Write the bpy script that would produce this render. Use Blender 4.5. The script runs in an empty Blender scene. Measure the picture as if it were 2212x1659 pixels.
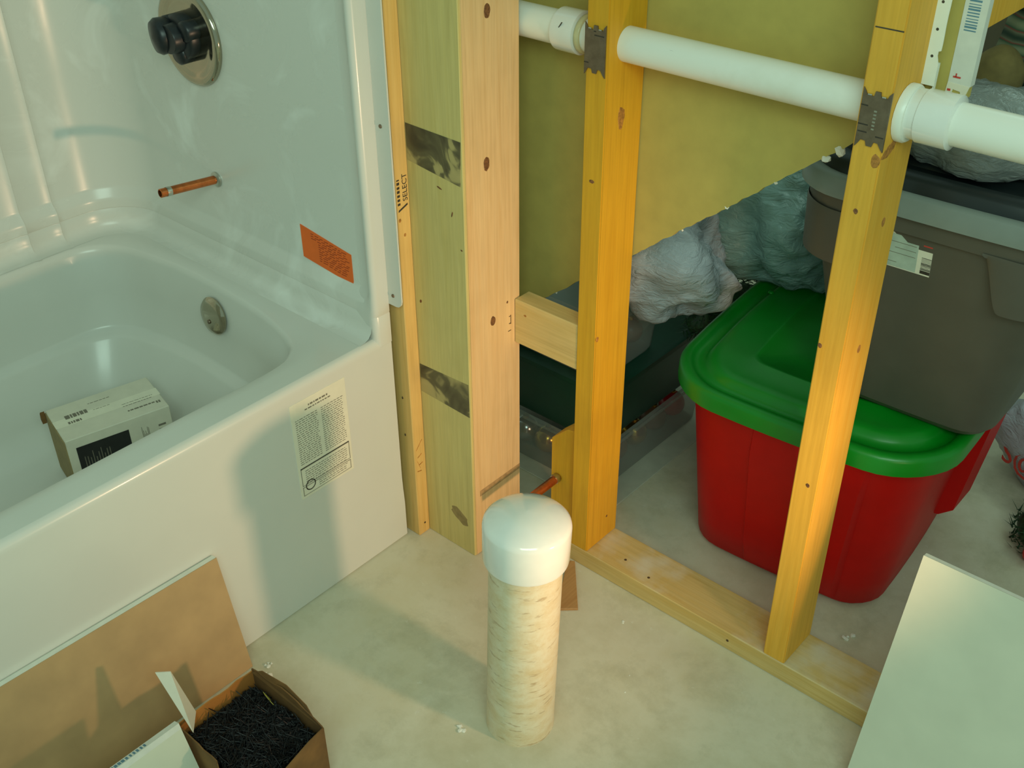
import bpy, bmesh, math, random
from mathutils import Vector, Matrix, noise
C = bpy.context.scene
COL = C.collection
S = 0.0254                      # everything below is laid out in inches
PI = math.pi
random.seed(7)

# ------------------------------------------------------------------ camera
cam_data = bpy.data.cameras.new('camera')
cam = bpy.data.objects.new('camera', cam_data); COL.objects.link(cam)
right = Vector((0.7511808, 0.66007481, -0.00535166))
down = Vector((0.36556414, -0.42274392, -0.82924691))
fwd = Vector((-0.54962738, 0.62095799, -0.5588568))
m = Matrix((right, -down, -fwd)).transposed().to_4x4()
m.translation = Vector((35.107, -47.628, 55.854)) * S
cam.matrix_world = m
cam_data.sensor_width = 36.0
cam_data.lens = 2377.78 / 2212 * 36.0
cam_data.clip_start = 0.02
C.camera = cam

# ------------------------------------------------------------------ light and exposure
w = bpy.data.worlds.new('world'); C.world = w; w.use_nodes = True
bg = w.node_tree.nodes['Background']
bg.inputs[0].default_value = (0.66, 0.98, 0.81, 1); bg.inputs[1].default_value = 0.41

def light(name, kind, loc, target, energy, color, **kw):
    d = bpy.data.lights.new(name, kind); d.energy = energy; d.color = color
    for k, v in kw.items(): setattr(d, k, v)
    o = bpy.data.objects.new(name, d); COL.objects.link(o)
    o.location = Vector(loc) * S
    o.rotation_euler = (Vector(target) - Vector(loc)).to_track_quat('-Z', 'Y').to_euler()
    return o
# the basement's ceiling tubes, above and behind the photographer
light('ceiling_fluorescent', 'AREA', (62, -66, 84), (0, 0, 14), 25, (0.68, 1.0, 0.83),
      shape='RECTANGLE', size=60 * S, size_y=30 * S)
light('storage_fill_light', 'AREA', (20, 55, 94), (6, 14, 10), 5.0, (0.66, 1.0, 0.83),  # added fill light, no fixture known here; brightens the storage behind the studs
      shape='RECTANGLE', size=48 * S, size_y=14 * S)
# the work lamp standing low on the floor to the right, aimed at the tub end
light('work_lamp', 'SPOT', (36, -9.1, 18.8), (-8, -8.5, 17), 24, (1.0, 0.64, 0.38),
      spot_size=math.radians(84), spot_blend=1.0, shadow_soft_size=1.3 * S)
vs = C.view_settings
vs.view_transform = 'Standard'; vs.look = 'None'; vs.gamma = 1.0; vs.use_curve_mapping = False
vs.exposure = 0.06

# ------------------------------------------------------------------ materials
def lin(r, g, b):
    f = lambda c: (c / 255 / 12.92) if c / 255 <= 0.04045 else ((c / 255 + 0.055) / 1.055) ** 2.4
    return (f(r), f(g), f(b), 1.0)

class N:
    """small helper around one node tree"""
    def __init__(self, name):
        self.m = bpy.data.materials.new(name); self.m.use_nodes = True
        self.t = self.m.node_tree; self.b = self.t.nodes['Principled BSDF']
    def new(self, kind, **kw):
        n = self.t.nodes.new(kind)
        for k, v in kw.items():
            if k in n.inputs.keys() if isinstance(k, str) else False: n.inputs[k].default_value = v
            else: setattr(n, k, v)
        return n
    def link(self, a, b): self.t.links.new(a, b)
    def coords(self, scale=(1, 1, 1), loc=(0, 0, 0)):
        tc = self.new('ShaderNodeTexCoord'); mp = self.new('ShaderNodeMapping')
        mp.inputs['Scale'].default_value = scale; mp.inputs['Location'].default_value = loc
        self.link(tc.outputs['Object'], mp.inputs[0]); return mp.outputs[0]
    def noise(self, vec, scale, detail=4, rough=0.55, dist=0.0):
        n = self.new('ShaderNodeTexNoise'); n.inputs['Scale'].default_value = scale
        n.inputs['Detail'].default_value = detail; n.inputs['Roughness'].default_value = rough
        n.inputs['Distortion'].default_value = dist
        self.link(vec, n.inputs['Vector']); return n.outputs['Fac']
    def ramp(self, fac, stops):
        r = self.new('ShaderNodeValToRGB'); e = r.color_ramp.elements
        e[0].position, e[0].color = stops[0]
        e[1].position, e[1].color = stops[-1]
        for p, c in stops[1:-1]:
            x = e.new(p); x.color = c
        self.link(fac, r.inputs[0]); return r.outputs[0]
    def mix(self, fac, a, b):
        x = self.new('ShaderNodeMix', data_type='RGBA')
        if isinstance(fac, float): x.inputs[0].default_value = fac
        else: self.link(fac, x.inputs[0])
        for i, v in ((6, a), (7, b)):
            if isinstance(v, tuple): x.inputs[i].default_value = v
            else: self.link(v, x.inputs[i])
        return x.outputs[2]
    def base(self, v):
        if isinstance(v, tuple): self.b.inputs['Base Color'].default_value = v
        else: self.link(v, self.b.inputs['Base Color'])
    def bump(self, h, strength=0.2, dist=0.01):
        bn = self.new('ShaderNodeBump'); bn.inputs['Strength'].default_value = strength
        bn.inputs['Distance'].default_value = dist
        self.link(h, bn.inputs['Height']); self.link(bn.outputs[0], self.b.inputs['Normal'])
    def set(self, **kw):
        for k, v in kw.items(): self.b.inputs[k.replace('_', ' ')].default_value = v
        return self

def plain(name, c, rough=0.5, metal=0.0, var=0.06, scale=40, coat=0.0, bump=0.0, spec=0.5):
    n = N(name); v = n.coords()
    f = n.noise(v, scale, 3)
    d = tuple(x * (1 - var * 2) for x in c[:3]) + (1,)
    u = tuple(min(1, x * (1 + var * 2)) for x in c[:3]) + (1,)
    n.base(n.ramp(f, [(0.3, d), (0.7, u)]))
    n.set(Roughness=rough, Metallic=metal, Coat_Weight=coat, Coat_Roughness=0.1)
    n.b.inputs['Specular IOR Level'].default_value = spec
    if bump: n.bump(f, bump, 0.003)
    return n.m

def wood(name, c1, c2, axis='z', rough=0.6, seed=0, grain=1.0):
    n = N(name)
    sc = {'z': (55, 55, 2.2), 'x': (2.2, 55, 55), 'y': (55, 2.2, 55)}[axis]
    v = n.coords(sc, (seed * 1.7, seed * 2.3, seed * 0.9))
    f = n.noise(v, 1.0 * grain, 5, 0.6, 0.6)
    v2 = n.coords(tuple(s * 4 for s in sc), (seed, 0, 0))
    f2 = n.noise(v2, 1.0, 3, 0.6)
    col = n.ramp(f, [(0.3, c1), (0.52, c2), (0.75, tuple(x * 0.86 for x in c1[:3]) + (1,))])
    col2 = n.mix(0.18, col, n.ramp(f2, [(0.35, tuple(x * 0.55 for x in c1[:3]) + (1,)), (0.65, c2)]))
    v3 = n.coords((6, 6, 6), (seed, seed, 0))
    f3 = n.noise(v3, 1.0, 3, 0.6)
    col3 = n.mix(n.ramp(f3, [(0.5, (0, 0, 0, 1)), (0.85, (0.35, 0.35, 0.35, 1))]), col2, tuple(x * 0.6 for x in c1[:3]) + (1,))
    n.base(col3); n.set(Roughness=rough); n.bump(f2, 0.15, 0.001)
    return n.m

M = {}
M['acrylic'] = plain('acrylic_white', lin(214, 212, 204), 0.27, var=0.01, scale=6, coat=0.12)
M['acrylic_soft'] = None
def acrylic_smear():
    n = N('acrylic_wall_smeared'); v = n.coords((1, 1, 1)); f = n.noise(v, 5.5, 4, 0.6, 1.0)
    n.base(n.ramp(f, [(0.54, lin(216, 214, 206)), (0.74, lin(234, 234, 228))]))
    r = n.ramp(f, [(0.45, (0.24, 0.24, 0.24, 1)), (0.7, (0.36, 0.36, 0.36, 1))])
    n.link(r, n.b.inputs['Roughness']); return n.m
M['acrylic_wall'] = acrylic_smear()
def concrete():
    n = N('painted_concrete'); v = n.coords()
    a = n.noise(v, 3.2, 8, 0.68, 0.1); b = n.noise(v, 46, 6, 0.75); c = n.noise(v, 7, 8, 0.72, 0.15)
    base = n.ramp(a, [(0.32, lin(190, 181, 152)), (0.5, lin(210, 203, 180)), (0.68, lin(202, 192, 162))])
    st = n.mix(n.ramp(c, [(0.52, (0, 0, 0, 1)), (0.78, (0.55, 0.55, 0.55, 1))]), base, lin(150, 143, 112))
    fl = n.mix(n.ramp(b, [(0.64, (0, 0, 0, 1)), (0.72, (0.55, 0.55, 0.55, 1))]), st, lin(222, 220, 208))
    n.base(fl); n.set(Roughness=0.62); n.bump(b, 0.12, 0.002); return n.m
M['floor'] = concrete()
M['wall_dark'] = plain('basement_block_wall', lin(92, 84, 66), 0.9, var=0.1, scale=8)
M['stud_pale'] = wood('pale_pine', lin(226, 182, 124), lin(236, 198, 144), seed=1)
M['stud_left'] = wood('edge_pine', lin(220, 172, 92), lin(230, 186, 112), seed=2)
M['board'] = wood('grey_brown_board', lin(206, 184, 112), lin(214, 194, 126), seed=3, rough=0.7)
M['stud_orange'] = wood('yellow_orange_pine', lin(214, 154, 24), lin(224, 166, 34), seed=4)
M['stud_orange2'] = wood('yellow_orange_pine_far', lin(226, 164, 48), lin(234, 176, 62), seed=6)
M['plate_wood'] = wood('dusty_plate_pine', lin(206, 168, 92), lin(216, 186, 122), 'x', seed=5)
def dusty():
    m_ = M['plate_wood']; t = m_.node_tree; b = t.nodes['Principled BSDF']
    src = b.inputs['Base Color'].links[0].from_socket
    tc = t.nodes.new('ShaderNodeTexCoord'); nz = t.nodes.new('ShaderNodeTexNoise'); nz.inputs['Scale'].default_value = 13; nz.inputs['Detail'].default_value = 7
    t.links.new(tc.outputs['Object'], nz.inputs['Vector'])
    geo = t.nodes.new('ShaderNodeNewGeometry'); sp = t.nodes.new('ShaderNodeSeparateXYZ'); t.links.new(geo.outputs['Normal'], sp.inputs[0])
    mr = t.nodes.new('ShaderNodeMapRange'); mr.inputs[1].default_value = .5; mr.inputs[2].default_value = .72; mr.inputs[4].default_value = .75
    t.links.new(nz.outputs['Fac'], mr.inputs[0])
    mu = t.nodes.new('ShaderNodeMath'); mu.operation = 'MULTIPLY'; t.links.new(mr.outputs[0], mu.inputs[0]); t.links.new(sp.outputs[2], mu.inputs[1]); mu.use_clamp = True
    mx = t.nodes.new('ShaderNodeMix'); mx.data_type = 'RGBA'; t.links.new(mu.outputs[0], mx.inputs[0]); t.links.new(src, mx.inputs[6]); mx.inputs[7].default_value = lin(218, 208, 186)
    t.links.new(mx.outputs[2], b.inputs['Base Color'])
dusty()
M['block_wood'] = wood('pale_block_pine', lin(218, 180, 108), lin(230, 196, 130), 'x', seed=8)
M['shim_wood'] = wood('brown_shim_wood', lin(176, 128, 78), lin(190, 145, 92), 'y', seed=9)
M['knot'] = plain('knot_brown', lin(120, 78, 44), 0.6, var=0.3, scale=300)
M['knot_soft'] = plain('knot_soft_brown', lin(176, 118, 52), 0.6, var=0.2, scale=200)
M['nailhole'] = plain('nail_hole_dark', lin(84, 62, 38), 0.7)
M['pencil'] = plain('pencil_line', lin(70, 64, 52), 0.8)
M['ink'] = plain('black_ink', lin(52, 46, 38), 0.7, var=0.2, scale=400)
M['ink_soft'] = plain('grey_ink', lin(150, 142, 122), 0.7, var=0.1, scale=400)
M['ink_mid'] = plain('mid_grey_ink', lin(118, 112, 98), 0.7, var=0.1, scale=400)
M['ink_blue'] = plain('blue_ink', lin(90, 130, 150), 0.7)
M['ink_red'] = plain('red_ink', lin(196, 62, 50), 0.7)
def smudge(seed):
    n = N('smudged_stamp_%s' % 'ab'[seed]); v = n.coords((1, 1, 0.8), (seed * 3.1 + 0.2, 0, seed))
    f = n.noise(v, 15, 2.5, 0.5, 1.8)
    n.base(n.ramp(f, [(0.30, lin(74, 64, 44)), (0.49, lin(104, 94, 64)), (0.57, lin(176, 158, 104)), (0.72, lin(184, 164, 110))]))
    n.set(Roughness=0.7); return n.m
M['smudge_a'] = smudge(0); M['smudge_b'] = smudge(1)
def pvc(name, c, dirty):
    n = N(name); v = n.coords((1, 1, 1)); v2 = n.coords((14, 14, 22))
    a = n.noise(v, 14, 4, 0.6); b = n.noise(v2, 1.6, 6, 0.78, 0.3)
    col = n.mix(n.ramp(a, [(0.5, (0, 0, 0, 1)), (0.8, (0.3, 0.3, 0.3, 1))]), c, lin(206, 196, 170))
    if dirty:
        col = n.mix(n.ramp(b, [(0.40, (0, 0, 0, 1)), (0.64, (0.5, 0.5, 0.5, 1))]), col, lin(204, 168, 104))
        d = n.noise(n.coords((30, 30, 150)), 1.0, 3, 0.6)
        col = n.mix(n.ramp(d, [(0.60, (0, 0, 0, 1)), (0.68, (0.5, 0.5, 0.5, 1))]), col, lin(150, 110, 60))
    n.base(col); n.set(Roughness=0.32); return n.m
M['pvc'] = pvc('white_pvc', lin(238, 236, 226), False)
M['pvc_dirty'] = pvc('stained_pvc', lin(226, 214, 186), True)
M['pvc_cap'] = plain('glossy_white_cap', lin(236, 234, 228), 0.12, var=0.01, coat=0.5)
M['glue'] = plain('yellowed_solvent_ring', lin(208, 196, 150), 0.3)
def steel():
    n = N('galvanised_steel'); v = n.coords((1, 1, 1)); f = n.noise(v, 60, 4, 0.6)
    n.base(n.ramp(f, [(0.3, lin(120, 104, 88)), (0.7, lin(146, 132, 114))]))
    n.set(Metallic=0.85, Roughness=0.42); n.bump(f, 0.1, 0.001); return n.m
M['steel'] = steel()
M['bright_steel'] = plain('bent_steel_tooth', lin(220, 220, 214), 0.15, metal=1)
M['chrome'] = plain('chrome', lin(176, 168, 148), 0.09, metal=1, var=0.01)
M['valve_black'] = plain('black_plastic', lin(20, 26, 30), 0.35, var=0.2, scale=120)
M['copper'] = plain('copper', lin(196, 112, 62), 0.3, metal=0.9, var=0.12, scale=60)
M['solder'] = plain('solder_ring', lin(196, 196, 186), 0.3, metal=1)
M['orange_label'] = plain('orange_paper', lin(246, 108, 28), 0.6, var=0.02)
M['orange_ink'] = plain('orange_label_print', lin(176, 66, 14), 0.7)
M['paper'] = plain('white_paper', lin(228, 222, 202), 0.6, var=0.02)
M['kraft'] = plain('brown_drywall_backing', lin(184, 166, 88), 0.85, var=0.03, scale=30)
M['kraft_pink'] = plain('brown_paper_backing', lin(186, 152, 108), 0.85, var=0.05, scale=14)
M['gypsum'] = plain('white_gypsum', lin(226, 224, 212), 0.9, var=0.03)
M['drywall_face'] = plain('pale_drywall_face', lin(206, 206, 186), 0.8, var=0.02, scale=12)
M['end_tape'] = plain('drywall_end_tape', lin(216, 216, 206), 0.6, var=0.03)
M['vinyl'] = plain('white_vinyl_bead', lin(238, 240, 230), 0.35, var=0.01)
M['red_tote'] = plain('red_tote_plastic', lin(190, 4, 2), 0.5, var=0.03, scale=20, spec=0.25)
M['green_lid'] = plain('green_lid_plastic', lin(2, 128, 26), 0.34, var=0.03, scale=20)
M['gray_tote'] = plain('taupe_tote_plastic', lin(84, 80, 70), 0.5, var=0.03, scale=20)
M['gray_rim'] = plain('gray_rim_plastic', lin(128, 136, 130), 0.35, var=0.03, scale=20)
M['black_lid'] = plain('dark_lid_plastic', lin(30, 38, 40), 0.35, var=0.05, scale=20)
M['darkgreen'] = plain('dark_green_plastic', lin(14, 60, 44), 0.35, var=0.06, scale=20)
def clear(name, tint, alpha, rough=0.12):
    n = N(name); tr = n.new('ShaderNodeBsdfTransparent'); mx = n.new('ShaderNodeMixShader')
    tr.inputs[0].default_value = (0.92, 0.94, 0.92, 1)
    n.base(tint); n.set(Roughness=rough)
    fr = n.new('ShaderNodeLayerWeight'); fr.inputs[0].default_value = 0.25
    mr = n.new('ShaderNodeMapRange'); mr.inputs[3].default_value = alpha; mr.inputs[4].default_value = 0.9
    n.link(fr.outputs['Facing'], mr.inputs[0])
    n.link(mr.outputs[0], mx.inputs[0]); n.link(tr.outputs[0], mx.inputs[1]); n.link(n.b.outputs[0], mx.inputs[2])
    if rough > .2:
        wv = n.noise(n.coords((1, 1, 2.5)), 22, 4, 0.55, 2.5); n.bump(wv, 0.9, 0.006)
    out = [x for x in n.t.nodes if x.type == 'OUTPUT_MATERIAL'][0]
    n.link(mx.outputs[0], out.inputs[0]); return n.m
M['clear'] = clear('clear_storage_plastic', lin(170, 172, 164), 0.22)
M['bag_white'] = clear('white_film', lin(176, 178, 186), 0.97, 0.35)
M['bag_blue'] = clear('translucent_film', lin(140, 172, 168), 0.9, 0.28)
M['bag_gray'] = clear('grey_film', lin(134, 140, 138), 0.95, 0.28)
M['card'] = plain('brown_cardboard', lin(176, 112, 46), 0.85, var=0.06, scale=20)
M['card_dark'] = plain('dark_cardboard', lin(116, 82, 42), 0.85, var=0.15, scale=20)  # darker, more mottled brown than the plain cardboard
M['card_white'] = plain('white_printed_card', lin(214, 208, 190), 0.55, var=0.02)
M['black_card'] = plain('black_print_panel', lin(26, 28, 28), 0.4, var=0.1)
M['screw_black'] = plain('black_phosphate_steel', lin(16, 16, 18), 0.5, metal=0.3, var=0.1)
M['yellow'] = plain('yellow_scrap', lin(206, 190, 90), 0.6)
M['garland'] = plain('dark_tinsel_green', lin(26, 58, 26), 0.6, var=0.4, scale=200)
M['gold'] = plain('gold_bauble', lin(200, 150, 60), 0.2, metal=0.9)
M['redball'] = plain('red_bauble', lin(190, 30, 30), 0.2)
M['silver'] = plain('silver_bauble', lin(200, 200, 205), 0.18, metal=0.9)
M['brownball'] = plain('brown_bauble', lin(122, 84, 60), 0.35)
M['cushion'] = plain('olive_brown_cloth', lin(122, 106, 62), 0.9, var=0.1)
def stripes():
    n = N('striped_blanket_cloth'); v = n.coords((1, 0.25, 1))
    wv = n.new('ShaderNodeTexWave'); wv.inputs['Scale'].default_value = 9.0; wv.inputs['Distortion'].default_value = 1.5
    wv.bands_direction = 'Z'; n.link(v, wv.inputs['Vector'])
    n.base(n.ramp(wv.outputs['Color'], [(0.0, lin(40, 60, 48)), (0.3, lin(110, 112, 92)), (0.5, lin(128, 66, 58)), (0.62, lin(58, 88, 66)), (1.0, lin(134, 140, 112))]))
    n.set(Roughness=0.95); return n.m
M['stripes'] = stripes()
M['mat'] = plain('pale_vinyl_mat', lin(186, 184, 166), 0.5, var=0.03)

# ------------------------------------------------------------------ mesh helpers
def world_of(o):
    v = Vector((0, 0, 0))
    while o is not None: v += o.location; o = o.parent
    return v

def obj(name, bm, mat, parent=None, smooth=False, label=None, cat=None, group=None, kind=None, auto=None):
    """link a bmesh (inches, scene coordinates) as one object"""
    me = bpy.data.meshes.new(name)
    bmesh.ops.scale(bm, vec=(S, S, S), verts=bm.verts)
    if parent is None:
        xs = [v.co for v in bm.verts]
        o_ = Vector(((min(c.x for c in xs) + max(c.x for c in xs)) / 2, (min(c.y for c in xs) + max(c.y for c in xs)) / 2, min(c.z for c in xs)))
    else: o_ = world_of(parent)
    bmesh.ops.translate(bm, vec=-o_, verts=bm.verts)
    bm.normal_update()
    bm.to_mesh(me); bm.free()
    me.materials.append(mat)
    if smooth:
        for p in me.polygons: p.use_smooth = True
        if auto is not None:
            me.set_sharp_from_angle(angle=math.radians(auto))
    o = bpy.data.objects.new(name, me); COL.objects.link(o)
    if parent is None: o.location = o_
    else: o.parent = parent
    tag(o, label, cat, group, kind)
    return o

def tag(o, label=None, cat=None, group=None, kind=None):
    for k, v in (('label', label), ('category', cat), ('group', group), ('kind', kind)):
        if v: o[k] = v
    return o

def thing(name, loc, label, cat, group=None):
    o = bpy.data.objects.new(name, None); COL.objects.link(o)
    o.location = Vector(loc) * S; o.empty_display_size = 0.02
    return tag(o, label, cat, group)

def bbox(bm, x0, x1, y0, y1, z0, z1, bev=0.0, seg=1):
    r = bmesh.ops.create_cube(bm, size=1)
    vs_ = r['verts']
    for v in vs_:
        v.co = Vector((x0 if v.co.x < 0 else x1, y0 if v.co.y < 0 else y1, z0 if v.co.z < 0 else z1))
    if bev:
        es = list({e for v in vs_ for e in v.link_edges})
        bmesh.ops.bevel(bm, geom=es, offset=bev, segments=seg, affect='EDGES', clamp_overlap=True)

def box(x0, x1, y0, y1, z0, z1, bev=0.0, seg=1):
    bm = bmesh.new(); bbox(bm, x0, x1, y0, y1, z0, z1, bev, seg); return bm

def prism(pts, axis, a, b, bev=0.0):
    """polygon in the two other axes, extruded along axis from a to b"""
    bm = bmesh.new()
    def P(p, t):
        return {'x': (t, p[0], p[1]), 'y': (p[0], t, p[1]), 'z': (p[0], p[1], t)}[axis]
    A = [bm.verts.new(P(p, a)) for p in pts]; B = [bm.verts.new(P(p, b)) for p in pts]
    bm.faces.new(A); bm.faces.new(B[::-1])
    n = len(pts)
    for i in range(n): bm.faces.new((A[i], A[(i + 1) % n], B[(i + 1) % n], B[i]))
    bmesh.ops.recalc_face_normals(bm, faces=bm.faces)
    if bev: bmesh.ops.bevel(bm, geom=bm.edges[:], offset=bev, segments=1, affect='EDGES')
    return bm

def loft(rings, closed=True, cap0=False, cap1=False, bm=None):
    own = bm is None
    bm = bm or bmesh.new()
    R_ = [[bm.verts.new(p) for p in r] for r in rings]
    n = len(rings[0])
    for a, b in zip(R_, R_[1:]):
        for i in range(n if closed else n - 1):
            j = (i + 1) % n
            bm.faces.new((a[i], a[j], b[j], b[i]))
    if cap0: bm.faces.new(R_[0][::-1])
    if cap1: bm.faces.new(R_[-1])
    if own: bmesh.ops.recalc_face_normals(bm, faces=bm.faces)
    return bm

def rrect(cx, cy, w_, d_, r, z, n=6, ang=0.0, bulge=0.0):
    pts = []
    for k, (sx, sy) in enumerate(((1, 1), (-1, 1), (-1, -1), (1, -1))):
        for i in range(n + 1):
            t = PI / 2 * (k + i / n)
            pts.append([sx * (w_ / 2 - r) + r * math.cos(t), sy * (d_ / 2 - r) + r * math.sin(t)])
    # add points on the straight sides so that all sides can bulge
    out = []
    for i, p in enumerate(pts):
        q = pts[(i + 1) % len(pts)]
        out.append(p)
        if (i + 1) % (n + 1) == 0:
            for s in (0.2, 0.4, 0.6, 0.8): out.append([p[0] + (q[0] - p[0]) * s, p[1] + (q[1] - p[1]) * s])
    res = []
    for x, y in out:
        if bulge:
            x, y = x * (1 + bulge * (1 - (2 * y / d_) ** 2) * 2 / w_), y * (1 + bulge * (1 - (2 * x / w_) ** 2) * 2 / d_)
        res.append((cx + x * math.cos(ang) - y * math.sin(ang), cy + x * math.sin(ang) + y * math.cos(ang), z))
    return res

def lathe(profile, base, axis=(0, 0, 1), n=48, cap=True):
    """profile [(r, t)] revolved about the axis through base"""
    a = Vector(axis).normalized(); u = a.orthogonal().normalized(); v = a.cross(u)
    rings = [[Vector(base) + a * t + (u * math.cos(2 * PI * k / n) + v * math.sin(2 * PI * k / n)) * max(r, 1e-4) for k in range(n)] for r, t in profile]
    return loft(rings, True, cap, cap)

def tube(pts, r, n=12):
    pts = [Vector(p) for p in pts]; rings = []
    for i, p in enumerate(pts):
        d = (pts[min(i + 1, len(pts) - 1)] - pts[max(i - 1, 0)]).normalized()
        u = d.cross(Vector((0.31, 0.17, 0.93))).normalized(); v = d.cross(u)
        rr = r[i] if isinstance(r, (list, tuple)) else r
        rings.append([p + (u * math.cos(2 * PI * k / n) + v * math.sin(2 * PI * k / n)) * rr for k in range(n)])
    return loft(rings, True, True, True)

def merge(a, b):
    me = bpy.data.meshes.new('tmp'); b.to_mesh(me); a.from_mesh(me); bpy.data.meshes.remove(me); b.free(); return a

def xf(bm, mat):
    bmesh.ops.transform(bm, matrix=mat, verts=bm.verts); return bm

def frame(o, u, v):
    """matrix whose local x runs along u, y along v, z out of the surface"""
    u = Vector(u).normalized(); v = Vector(v); v = (v - u * v.dot(u)).normalized(); w_ = u.cross(v)
    mm = Matrix((u, v, w_)).transposed().to_4x4(); mm.translation = Vector(o); return mm

def text_bm(txt, size, mat4, depth=0.01):
    cu = bpy.data.curves.new('txt', 'FONT'); cu.body = txt; cu.size = size; cu.extrude = depth
    cu.align_x = 'LEFT'; cu.resolution_u = 3
    t = bpy.data.objects.new('txt', cu); COL.objects.link(t)
    dg = bpy.context.evaluated_depsgraph_get(); dg.update()
    me = bpy.data.meshes.new_from_object(t.evaluated_get(dg))
    bm = bmesh.new(); bm.from_mesh(me)
    bpy.data.objects.remove(t); bpy.data.curves.remove(cu); bpy.data.meshes.remove(me)
    return xf(bm, mat4)

def disc(o, u, v, ru, rv, t=0.02, n=14, wob=0.0, seed=0):
    rnd = random.Random(seed)
    mm = frame(o, u, v); bm = bmesh.new()
    k = [1 + wob * (rnd.random() - 0.5) for _ in range(n)]
    A = [bm.verts.new(mm @ Vector((ru * k[i] * math.cos(2 * PI * i / n), rv * k[i] * math.sin(2 * PI * i / n), 0.0))) for i in range(n)]
    B = [bm.verts.new(mm @ Vector((ru * k[i] * .9 * math.cos(2 * PI * i / n), rv * k[i] * .9 * math.sin(2 * PI * i / n), t))) for i in range(n)]
    for i in range(n): bm.faces.new((A[i], A[(i + 1) % n], B[(i + 1) % n], B[i]))
    bm.faces.new(B); bm.faces.new(A[::-1]); return bm

def lbox(mm, x0, x1, y0, y1, z0, z1, bm=None):
    b = box(x0, x1, y0, y1, z0, z1); xf(b, mm)
    return merge(bm, b) if bm else b

# ------------------------------------------------------------------ setting
obj('floor', box(-75, 120, -110, 95, -2, 0), M['floor'], kind='structure')
obj('wall_back', box(-75, 120, 92, 96, 0, 96), M['wall_dark'], kind='structure')

# ------------------------------------------------------------------ bathtub with its surround
tub = thing('bathtub', (-27, -36, 0), 'glossy white bathtub with a tall surround, standing left of the stud wall', 'bathtub')
# apron, its rounded top edge and the deck in one sheet
Y0, Y1 = -6.0, -66.0
def catmull(pts, per=6):
    out = []; n = len(pts)
    for i in range(n):
        p0, p1, p2, p3 = (Vector(pts[(i + k - 1) % n]) for k in range(4))
        for s in range(per):
            t = s / per
            out.append(0.5 * ((2 * p1) + (p2 - p0) * t + (2 * p0 - 5 * p1 + 4 * p2 - p3) * t * t + (3 * p1 - p0 - 3 * p2 + p3) * t ** 3))
    return out
half = [(-15.0, -36), (-15.0, -28), (-15.0, -20), (-15.0, -13.9), (-15.7, -11.8), (-17.3, -10.6), (-21.2, -9.7), (-25, -9.4), (-30, -9.3),
        (-34.5, -9.7), (-38.2, -10.6), (-40.0, -12.9), (-40.2, -17), (-40.2, -24), (-40.2, -31)]
other = [(x, -72 - y) for x, y in half[1:]]
ctrl = half + [(-40.2, -36)] + other[::-1]
open_ = catmull([(x, y, 0) for x, y in ctrl], 5)
cen = Vector((-27.6, -36, 0))
nO = len(open_)
def ring_scaled(dx0, dx1, dy, z):
    """opening contour moved in: dx0 at the front side, dx1 at the back side, dy at the ends"""
    out = []
    for p in open_:
        hx = (p.x - cen.x); hy = (p.y - cen.y)
        sx = 1 - (dx0 if hx > 0 else dx1) / 12.6; sy = 1 - dy / 26.7
        out.append((cen.x + hx * sx, cen.y + hy * sy, z))
    return out
# deck: from a rectangle that reaches under the walls inwards to the opening
def rect_hit(p, x0, x1, y0, y1):
    d = p - cen; t = min([abs((x1 - cen.x) / d.x) if d.x > 0 else abs((x0 - cen.x) / d.x) if d.x < 0 else 1e9,
                          abs((y1 - cen.y) / d.y) if d.y > 0 else abs((y0 - cen.y) / d.y) if d.y < 0 else 1e9])
    return cen + d * t
rect = [rect_hit(p, -42.0, -12.95, -66.2, -7.0) for p in open_]
# snap the samples nearest to the four corners onto the corners
for cx, cy in ((-42, -66.2), (-42, -7.0), (-12.95, -66.2), (-12.95, -7.0)):
    k = min(range(nO), key=lambda i: (rect[i].x - cx) ** 2 + (rect[i].y - cy) ** 2)
    rect[k] = Vector((cx, cy, 0))
rings = [[(p.x, p.y, 17.65) for p in rect],
         [(p.x * .35 + q.x * .65, p.y * .35 + q.y * .65, 17.66) for p, q in zip(rect, open_)],
         ring_scaled(0, 0, 0, 17.64), ring_scaled(.18, .2, .15, 17.5), ring_scaled(.34, .35, .3, 17.15),
         ring_scaled(.9, .6, .55, 14.0), ring_scaled(1.5, .95, .85, 11.15), ring_scaled(1.7, 1.05, 1.0, 10.9),
         ring_scaled(2.15, 1.5, 1.5, 10.72), ring_scaled(2.4, 1.8, 1.75, 10.45), ring_scaled(3.0, 2.4, 3.0, 6.4), ring_scaled(3.8, 3.2, 4.2, 4.9),
         ring_scaled(5.2, 4.6, 6.5, 4.35), ring_scaled(9, 8.5, 16, 4.2)]
bm = loft(rings, True, False, True)
obj('basin', bm, M['acrylic'], tub, smooth=True, auto=50)
# apron panel with a rounded roll at the top, running the length of the tub
prof = [(-12.95, 17.65), (-12.75, 17.60), (-12.6, 17.47), (-12.52, 17.25), (-12.5, 17.0), (-12.5, 12), (-12.5, 5.5), (-12.46, 4.4), (-12.38, 3.2), (-12.38, 0.12), (-12.5, 0.02), (-13.4, 0.02)]
rings = [[(x, y, z) for x, z in prof] for y in (Y0, -14, -22, -30, -38, -46, -54, Y1)]
obj('apron', loft(rings, False), M['acrylic'], tub, smooth=True, auto=35)
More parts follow.
